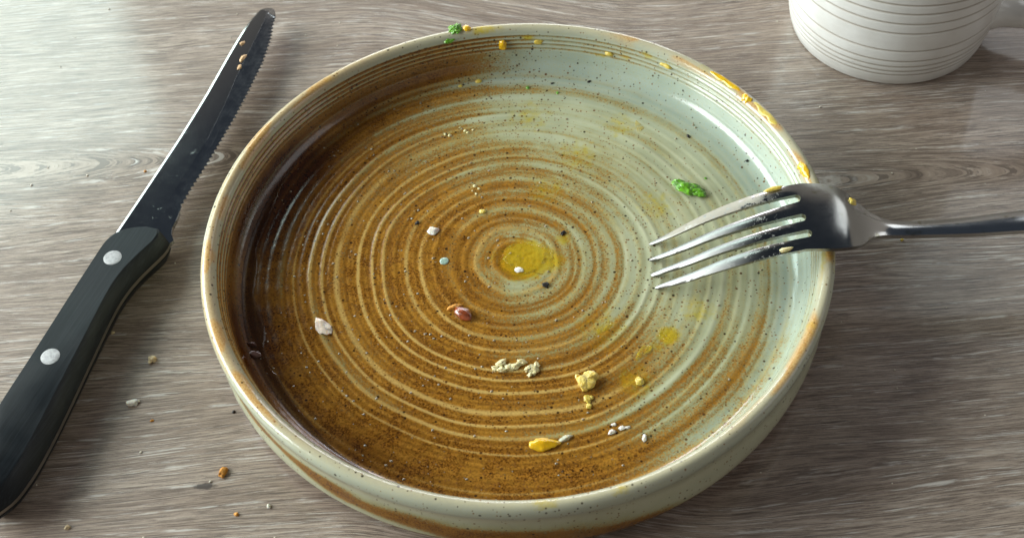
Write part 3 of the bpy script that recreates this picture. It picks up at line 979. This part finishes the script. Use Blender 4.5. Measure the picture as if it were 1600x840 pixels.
on_floor('egg_white_crumbs', 'row of lumpy cream crumbs below the plate centre', 'food scrap', 'cream', -4.6, -41.6, (3.0, 2.6, 1.7), 9, lump=.55, freq=2.0,
         parts=[(-4.3, -.4, 0, .8), (-2.6, 1.2, 0, 1.0), (-2.2, -1.2, .2, .9), (0, -.6, 0, 1.0), (1.9, 0, 0, .8), (3.9, 1.1, 0, .9), (2.9, .7, 0, .6)])
on_floor('egg_white_crumb', 'knobbly cream and yellow crumb right of the crumb row', 'food scrap', 'cream', 2.4, -43.0, (2.6, 2.6, 1.9), 11, lump=.55, freq=2.0,
         parts=[(-1.3, 0, 0, .8), (.6, -.4, 0, 1.1), (1.3, .9, .2, .7), (-.8, -2.4, 0, .5)])
on_floor('egg_piece', 'plump pale yellow egg piece below right of the plate centre', 'egg piece', 'egg', 18.7, -49.0, (5.2, 5.8, 3.6), 12, rz=-25, lump=.2, freq=1.0, sub=4, torn=2, parts=[(0, 0, 0, 1), (.7, 1.4, .1, .8), (-.8, -1.4, 0, .85), (-3.3, .3, 0, .25)])
on_floor('egg_crumb', 'tiny orange yellow crumb pair under the plump egg piece', 'egg piece', 'yolkpale', 18.4, -56.4, (2.4, 2.8, 1.7), 13, parts=[(0, 1.0, 0, 1), (.1, -1.5, 0, .7), (1.1, 1.4, 0, .5)])
on_floor('yolk_speck', 'small yellow speck to the right of the plump egg piece', 'egg piece', 'yolkpale', 34.6, -50.3, (2.8, 2.8, 1.6), 14)
on_floor('yolk_piece', 'bright yellow oval yolk piece near the front of the plate', 'egg piece', 'yolk', 4.4, -70.0, (8.2, 4.2, 2.4), 15, rz=8, lump=.3, freq=1.4, torn=6)
on_floor('onion_sliver', 'grey translucent sliver touching the bright yellow yolk piece', 'food scrap', 'grey', 10.6, -68.4, (4.6, 1.8, 1.4), 16, rz=32, lump=.25)
on_floor('crumb_cluster', 'cluster of beige and pink crumbs near the front right', 'food scrap', 'white', 26.2, -66.6, (2.2, 1.6, 1.1), 17, lump=.55, freq=2.0, parts=[(-1.8, -.6, 0, 1), (-.8, 1.7, 0, .7), (1.6, .2, 0, .9), (2.9, .4, 0, .6)])
on_floor('white_flake', 'narrow white flake at the front right of the plate floor', 'food scrap', 'white', 33.6, -70.2, (1.3, 2.4, 1.1), 18)
on_floor('white_flake', 'white wedge shaped flake up and left of the plate centre', 'food scrap', 'white', -26.7, 15.2, (4.2, 3.0, 1.5), 19, rz=20, lump=.35)
on_floor('white_flake', 'tiny white chip on the yellow smear at the plate centre', 'food scrap', 'white', .4, -3.9, (3.2, 1.9, .9), 20, rz=-10)
on_floor('yolk_speck', 'small cream yellow speck above left of the plate centre', 'egg piece', 'yolkpale', -10.2, 22.2, (2.4, 1.8, 1.2), 21)
on_floor('glaze_spot', 'round pale teal spot left of the plate centre', 'spot', 'teal', -23.6, 1.9, (3.0, 3.0, .7), 22, lump=.05, torn=0)
for x, y, s, lab in [(16.0, 10.5, 2.1, 'black pepper bit up and right of the plate centre'), (8.6, -10.8, 2.2, 'grey black pepper bit just below the plate centre'),
                     (62.8, 51.1, 1.5, 'lone black pepper bit on the pale green far right floor'), (81.1, 36.8, 1.3, 'black pepper bit at the foot of the right wall'),
                     (75.2, 67.2, 1.3, 'upper of two black pepper bits on the far right wall'), (74.0, 63.6, 1.0, 'lower of two black pepper bits on the far right wall'),
                     (30.8, 81.6, 1.4, 'brown black pepper bit at the far edge of the floor'), (17.4, 82.0, 1.2, 'small black pepper bit at the far edge of the floor'),
                     (73.4, -53.9, 1.4, 'black pepper bit at the front right edge of the floor'), (-32.3, 19.0, 1.6, 'dark pepper bit beside the white wedge shaped flake'),
                     (91.0, 31.5, 1.1, 'black pepper bit nearest the fork on the right wall')]:
    r_ = math.hypot(x, y)
    z = floor_z(x, y) - .1
    if r_ > 92: z = 17.0
    put('pepper_bit', lab, 'pepper', 'black', x, y, z, (s, s * .75, s * .7), int(x * 7) % 50, rz=x * 13, group=PEP, lump=.4)
for x, y, s, lab in [(-9.3, 85.6, 2.4, 'pale green yellow droplet at the far edge of the floor'), (-16.0, 83.8, 1.6, 'left one of the two pale droplets at the far edge')]:
    on_floor('oil_drop', lab, 'droplet', 'yolkpale', x, y, (s, s * .8, s * .5), 31, lump=.1)
for x, y, s, lab in [(8.4, 80.5, 1.3, 'small green speck at the far edge of the floor'), (19.0, 76.8, 1.1, 'green speck right of the other far green speck'),
                     (66.0, 30.5, .9, 'tiny green speck beside the bright green vegetable scrap')]:
    on_floor('green_speck', lab, 'food scrap', 'green', x, y, (s, s * 1.2, s * .7), int(x), lump=.2)
on_floor('crumb_cluster', 'scatter of pale grains on the far brown floor', 'food scrap', 'cream', -15.5, 60.2, (1.4, 1.3, 1.0), 41, lump=.3,
         parts=[(-6.6, -.6, 0, .8), (-4.8, -1.2, 0, 1.0), (.5, .6, 0, .9), (1.6, -.3, 0, 1.0), (3.3, .8, 0, .7), (-1.2, 2.4, 0, .6)])
on_floor('crumb_cluster', 'small cream crumbs on the brown glaze above left of centre', 'food scrap', 'cream', -12.5, 32.5, (1.2, 1.2, .9), 42, lump=.3, parts=[(0, 1.6, 0, 1), (1.4, .2, 0, .8), (.4, -2.2, 0, .8), (-.8, -.6, 0, .6)])

film = NT('thin_yolk_film')
film.set(Base_Color=(.62, .44, .03, 1), Roughness=.12, Alpha=film.step(film.noise(film.mm(), .55, 4, .65), .36, .66, .05, .5),
         Normal=film.bump(film.noise(film.mm(), .9, 3), .4, .0004))
M['film'] = film.m
for x, y, sx, sy, rz, lab in [(45.4, -33.6, 5.0, 6.0, 30, 'yellow glossy smear on the pale glaze right of the egg piece'),
                              (25.5, -29.5, 6.0, 3.0, 40, 'thin yellow smear between the plate centre and the right smear'),
                              (46.5, 57.0, 2.4, 7.0, 5, 'thin yellow green streak on the far right floor of the plate'),
                              (37.0, -39.5, 6.0, 3.2, 50, 'yellow smear just above the small yellow speck'),
                              (4.0, 2.0, 16, 14, 10, 'round yellow oily film at the centre of the plate')]:
    on_floor('yolk_smear', lab, 'egg yolk', 'film', x, y, (sx, sy, .5), int(x), rz=rz, lump=.3, freq=1.6, sub=4)

# on the rim and on the wall of the plate
put('green_herb', 'bright green herb clump on the far rim of the plate', 'food scrap', 'green', -16.3, 97.2, 26.4, (4.0, 3.4, 2.2), 51, lump=.5, freq=2.2, sub=4, parts=[(0, 0, 0, 1), (.9, 1.2, .5, .6), (-1.1, .8, .3, .55), (.2, -1.2, .2, .6), (1.5, -.4, .1, .4)])
put('green_herb', 'smaller green herb leaf below the clump on the far rim', 'food scrap', 'green', -18.8, 93.6, 24.6, (4.4, 2.2, 1.5), 52, lump=.5, freq=2.0, rz=15)
put('yolk_drop', 'orange yellow drop beside the green herb on the far rim', 'egg yolk', 'yolk', -12.2, 97.3, 26.6, (3.0, 3.0, 1.8), 53, lump=.15)
put('yolk_drop', 'thick yellow lump running down the far inside wall', 'egg yolk', 'yolk', .6, 93.6, 19.6, (3.0, 2.6, 5.4), 54, lump=.25)
put('yolk_drop', 'flat yellow round blot on the far inside wall', 'egg yolk', 'yolkpale', 13.6, 93.2, 20.9, (3.6, 1.2, 2.6), 55, lump=.12)
put('yolk_drop', 'small yellow blot on the wall right of the round blot', 'egg yolk', 'yolkpale', 38.5, 85.6, 20.0, (3.4, 1.4, 2.0), 57, lump=.2, rz=-25)
put('yolk_drop', 'yellow blot on the wall left of the long orange smear', 'egg yolk', 'yolkpale', 57.6, 74.9, 22.4, (4.6, 1.5, 1.8), 58, lump=.2, rz=-38)


def rim_smear(label, a0, a1, width, rr, mat, seed, h=.6):
    """a thick drip of yolk following the curve of the rim"""
    n = 34; V = []; F = []; k = 9
    rng = random.Random(seed)
    for i in range(n):
        f = i / (n - 1); a = math.radians(a0 + (a1 - a0) * f)
        env = math.sin(math.pi * min(1, max(0, f))) ** .45
        w = width * env * (.75 + .6 * (noise.noise(Vector((f * 3.2, seed, 0))) + .25))
        c = rr + .6 * noise.noise(Vector((f * 4, seed + 9, 0)))
        for j in range(k):
            g = j / (k - 1) * 2 - 1
            r = c + g * w / 2
            zz = 27.0 - .17 * max(0, abs(r - 98.0)) ** 2.05
            zz = max(zz, 24.4)
            hh = h * env * (1 - abs(g) ** 2.5) * (.85 + .3 * noise.noise(Vector((f * 4, g * .6, seed))))
            V.append((r * math.cos(a), r * math.sin(a), zz + hh - .10 + (.12 if abs(g) < .99 else -.15)))
    for i in range(n - 1):
        for j in range(k - 1):
            F.append((i * k + j, i * k + j + 1, (i + 1) * k + j + 1, (i + 1) * k + j))
    nv = len(V)
    V += [(x, y, z - .5) for x, y, z in V]
    F += [tuple(reversed([q + nv for q in f])) for f in F]
    for i in range(n - 1):
        F.append((i * k, (i + 1) * k, nv + (i + 1) * k, nv + i * k)); F.append((i * k + k - 1, nv + i * k + k - 1, nv + (i + 1) * k + k - 1, (i + 1) * k + k - 1))
    for j in range(k - 1):
        F.append((j, nv + j, nv + j + 1, j + 1)); b = (n - 1) * k; F.append((b + j, b + j + 1, nv + b + j + 1, nv + b + j))
    o = mesh_np('yolk_smear', V, F, M[mat], None, True)
    return tag(o, label, 'egg yolk')


rim_smear('long orange yolk smear on the upper right rim', 34.6, 42.8, 3.0, 97.6, 'yolk', 3)
rim_smear('round orange yolk drop on the rim below the long smear', 31.0, 33.6, 3.4, 97.2, 'yolk', 4, .8)
rim_smear('pale dried yolk patch on the rim below the round drop', 23.0, 30.6, 3.2, 97.7, 'yolkpale', 5, .45)
rim_smear('short yellow yolk smear on the rim just above the fork', 8.0, 12.6, 3.0, 97.0, 'yolk', 6, .6)

# residue lying on the fork
def on_fork(name, label, mat, s, v, size, seed, rz=0, **kw):
    a = math.radians(-2.5)
    x = 43.77 + s * math.cos(a) - v * math.sin(a); y = -5.92 + s * math.sin(a) + v * math.cos(a)
    sl = (fork_z(s + 1) - fork_z(s - 1)) / 2
    o = put(name, label, 'food residue', mat, x, y, fork_z(s) - .55, size, seed, rz=rz - 2.5, **kw)
    o.rotation_euler = (0, -math.atan(sl), math.radians(rz - 2.5))
    return o


on_fork('yolk_residue', 'yellow residue on the far shoulder of the fork', 'yolkpale', 38.5, 14.1, (6.0, 1.8, 1.1), 61, rz=8, lump=.2)
on_fork('yolk_residue', 'orange crumb at the neck of the fork', 'yolkpale', 62.3, 7.4, (2.4, 2.6, 1.3), 62, lump=.3)
on_fork('yolk_residue', 'cream grease on the nearest fork tine', 'cream', 39.5, -11.0, (4.6, 1.3, 1.0), 63, rz=3, lump=.4)

# toasted crumbs on the knife blade
ak = math.radians(67.5)
for (u, w), (a, b), seed, lab in [((96.5, -1.1), (2.6, 1.4), 71, 'tan crumb nearest the tip of the knife blade'),
                                  ((89.4, 2.9), (4.6, 1.6), 72, 'longest tan crumb in the middle of three on the blade'),
                                  ((84.4, 3.8), (2.4, 1.6), 73, 'lowest of three tan crumbs on the knife blade')]:
    x = -134.8 + u * math.cos(ak) + w * math.sin(ak); y = 29.1 + u * math.sin(ak) - w * math.cos(ak)
    put('crumb', lab, 'crumb', 'tan', x, y, 7.1 + u * .004 + .78, (a, b, .9), seed, rz=60, lump=.25)

# crumbs on the table
for x, y, s, mat, lab, cl in [
        (-118.9, -21.4, 3.0, 'crumb', 'beige crumb between the knife handle and the plate', 1),
        (-123.5, -37.9, 3.0, 'white', 'white sliver crumb on the table nearer the viewer than the beige one', 1),
        (-92.8, -65.1, 3.6, 'orange', 'orange crumb on the table left of the plate front', 0),
        (-87.6, -79.8, 1.5, 'orange', 'tiny orange crumb at the bottom edge left of the plate', 0),
        (-78.3, -77.8, 1.6, 'white', 'tiny white crumb at the bottom edge beside the plate', 0),
        (-116.8, -44.9, 1.1, 'orange', 'tiny tan crumb near the white sliver crumb', 0),
        (-137.7, -80.3, 1.8, 'crumb', 'small beige crumb by the butt of the knife', 0),
        (-133.6, -9.6, 1.4, 'crumb', 'small beige crumb touching the knife handle', 0),
        (129.5, 7.1, 1.3, 'yolkpale', 'tiny yellow crumb below the fork handle', 0),
        (-91.4, -43.6, 1.1, 'black', 'tiny black speck on the table beside the plate', 0),
        (-131.5, 62.6, 1.1, 'orange', 'tiny orange crumb left of the knife blade', 0)]:
    put('table_crumb', lab, 'crumb', mat, x, y, -.05, (s, s * .8, s * .7), int(abs(x)) % 40, rz=abs(y) * 9, group=CRT, lump=.42,
        parts=[(0, 0, 0, 1), (s * .35, s * .3, 0, .5)] if cl else None)
rng = random.Random(4)
bm = bmesh.new()
for k in range(90):
    x, y = rng.uniform(-185, 190), rng.uniform(-95, 165)
    if math.hypot(x, y) < 103: continue
    s = rng.choice((.22, .28, .35, .45))
    r = bmesh.ops.create_icosphere(bm, subdivisions=1, radius=s)
    for v in r['verts']: v.co = Vector((v.co.x + x, v.co.y + y, v.co.z * .6 + s * .4))
tag(from_bm('table_dust', bm, simple('pale_crumb_dust', (.6, .55, .45), .6)), 'fine pale crumb dust scattered over the table', 'crumbs', kind='stuff')

# ------------------------------------------------------------------ liquids in the plate
def glaze_liquid(name, col, alpha, rough=.04):
    t = NT(name)
    v = t.mm()
    t.set(Base_Color=t.mix(t.noise(v, .3, 3), col, tuple(k * 1.5 for k in col)), Roughness=rough, IOR=1.38, Alpha=alpha,
          Normal=t.bump(t.noise(v, .28, 2, .5), .10, .0006))
    return t.m


def sauce_pool():
    V = []; F = []; n = 110; k = 12
    for i in range(n):
        f = i / (n - 1); a = math.radians(146 + (238 - 146) * f)
        env = math.sin(math.pi * f) ** .9
        n1 = noise.noise(Vector((f * 9, 2.2, 0))); n2 = noise.noise(Vector((f * 30, 5.2, 0)))
        r1 = 89.4 + .35 * n2
        r0 = r1 - max(.3, (4.6 + 2.6 * n1 + .9 * n2) * env)
        for j in range(k):
            g = j / (k - 1); r = r0 + (r1 - r0) * g
            z = 12.25 - (.42 if g == 0 else (.16 if j == 1 else 0)) + (.22 * g ** 5)
            V.append((r * math.cos(a), r * math.sin(a), z))
    for i in range(n - 1):
        for j in range(k - 1):
            F.append((i * k + j, i * k + j + 1, (i + 1) * k + j + 1, (i + 1) * k + j))
    o = mesh_np('sauce_pool', V, F, glaze_liquid('dark_brown_sauce', (.040, .017, .007), .5), None, True)
    tag(o, 'thin glossy pool of dark brown sauce along the left inside edge', 'sauce')


sauce_pool()


def sauce_bits():
    for k, (x, y, s, lab) in enumerate([(-84.6, -27.0, 3.2, 'upper glistening lump in the dark sauce at the left wall'), (-83.4, -31.2, 3.6, 'lower glistening lump in the dark sauce at the left wall')]):
        bm = blob('sauce_lump', (s, s * .7, s * .55), 80 + k, 3, .35)
        o = from_bm('sauce_lump', bm, glaze_liquid('sauce_jelly', (.10, .05, .04), .9))
        o.location = Vector((x, y, 11.7)) * S
        tag(o, lab, 'sauce')


sauce_bits()

bm = bmesh.new()
rng = random.Random(11)
cnt = 0
while cnt < 640:
    r = 88 * math.sqrt(rng.random()); a = rng.uniform(0, 2 * math.pi)
    x, y = r * math.cos(a), r * math.sin(a)
    if rng.random() < smoothstep(np.array([x + .3 * y]), -30, 60)[0] * .75: continue
    s = rng.choice((.14, .18, .22, .22, .30, .42))
    q = bmesh.ops.create_icosphere(bm, subdivisions=2 if s > .25 else 1, radius=s)
    z = floor_z(x, y)
    for v in q['verts']: v.co = Vector((v.co.x * 1.1 + x, v.co.y + y, z + v.co.z * .6))
    cnt += 1
tag(from_bm('oil_droplets', bm, simple('clear_oil_bead', (.45, .36, .20), .06, coat=1.0, var=.1, bumps=0, trans=.5)),
    'tiny beads of oil and fine grit sprinkled over the plate floor', 'droplets', kind='stuff')

scene.render.engine = 'CYCLES'
scene.cycles.max_bounces = 8
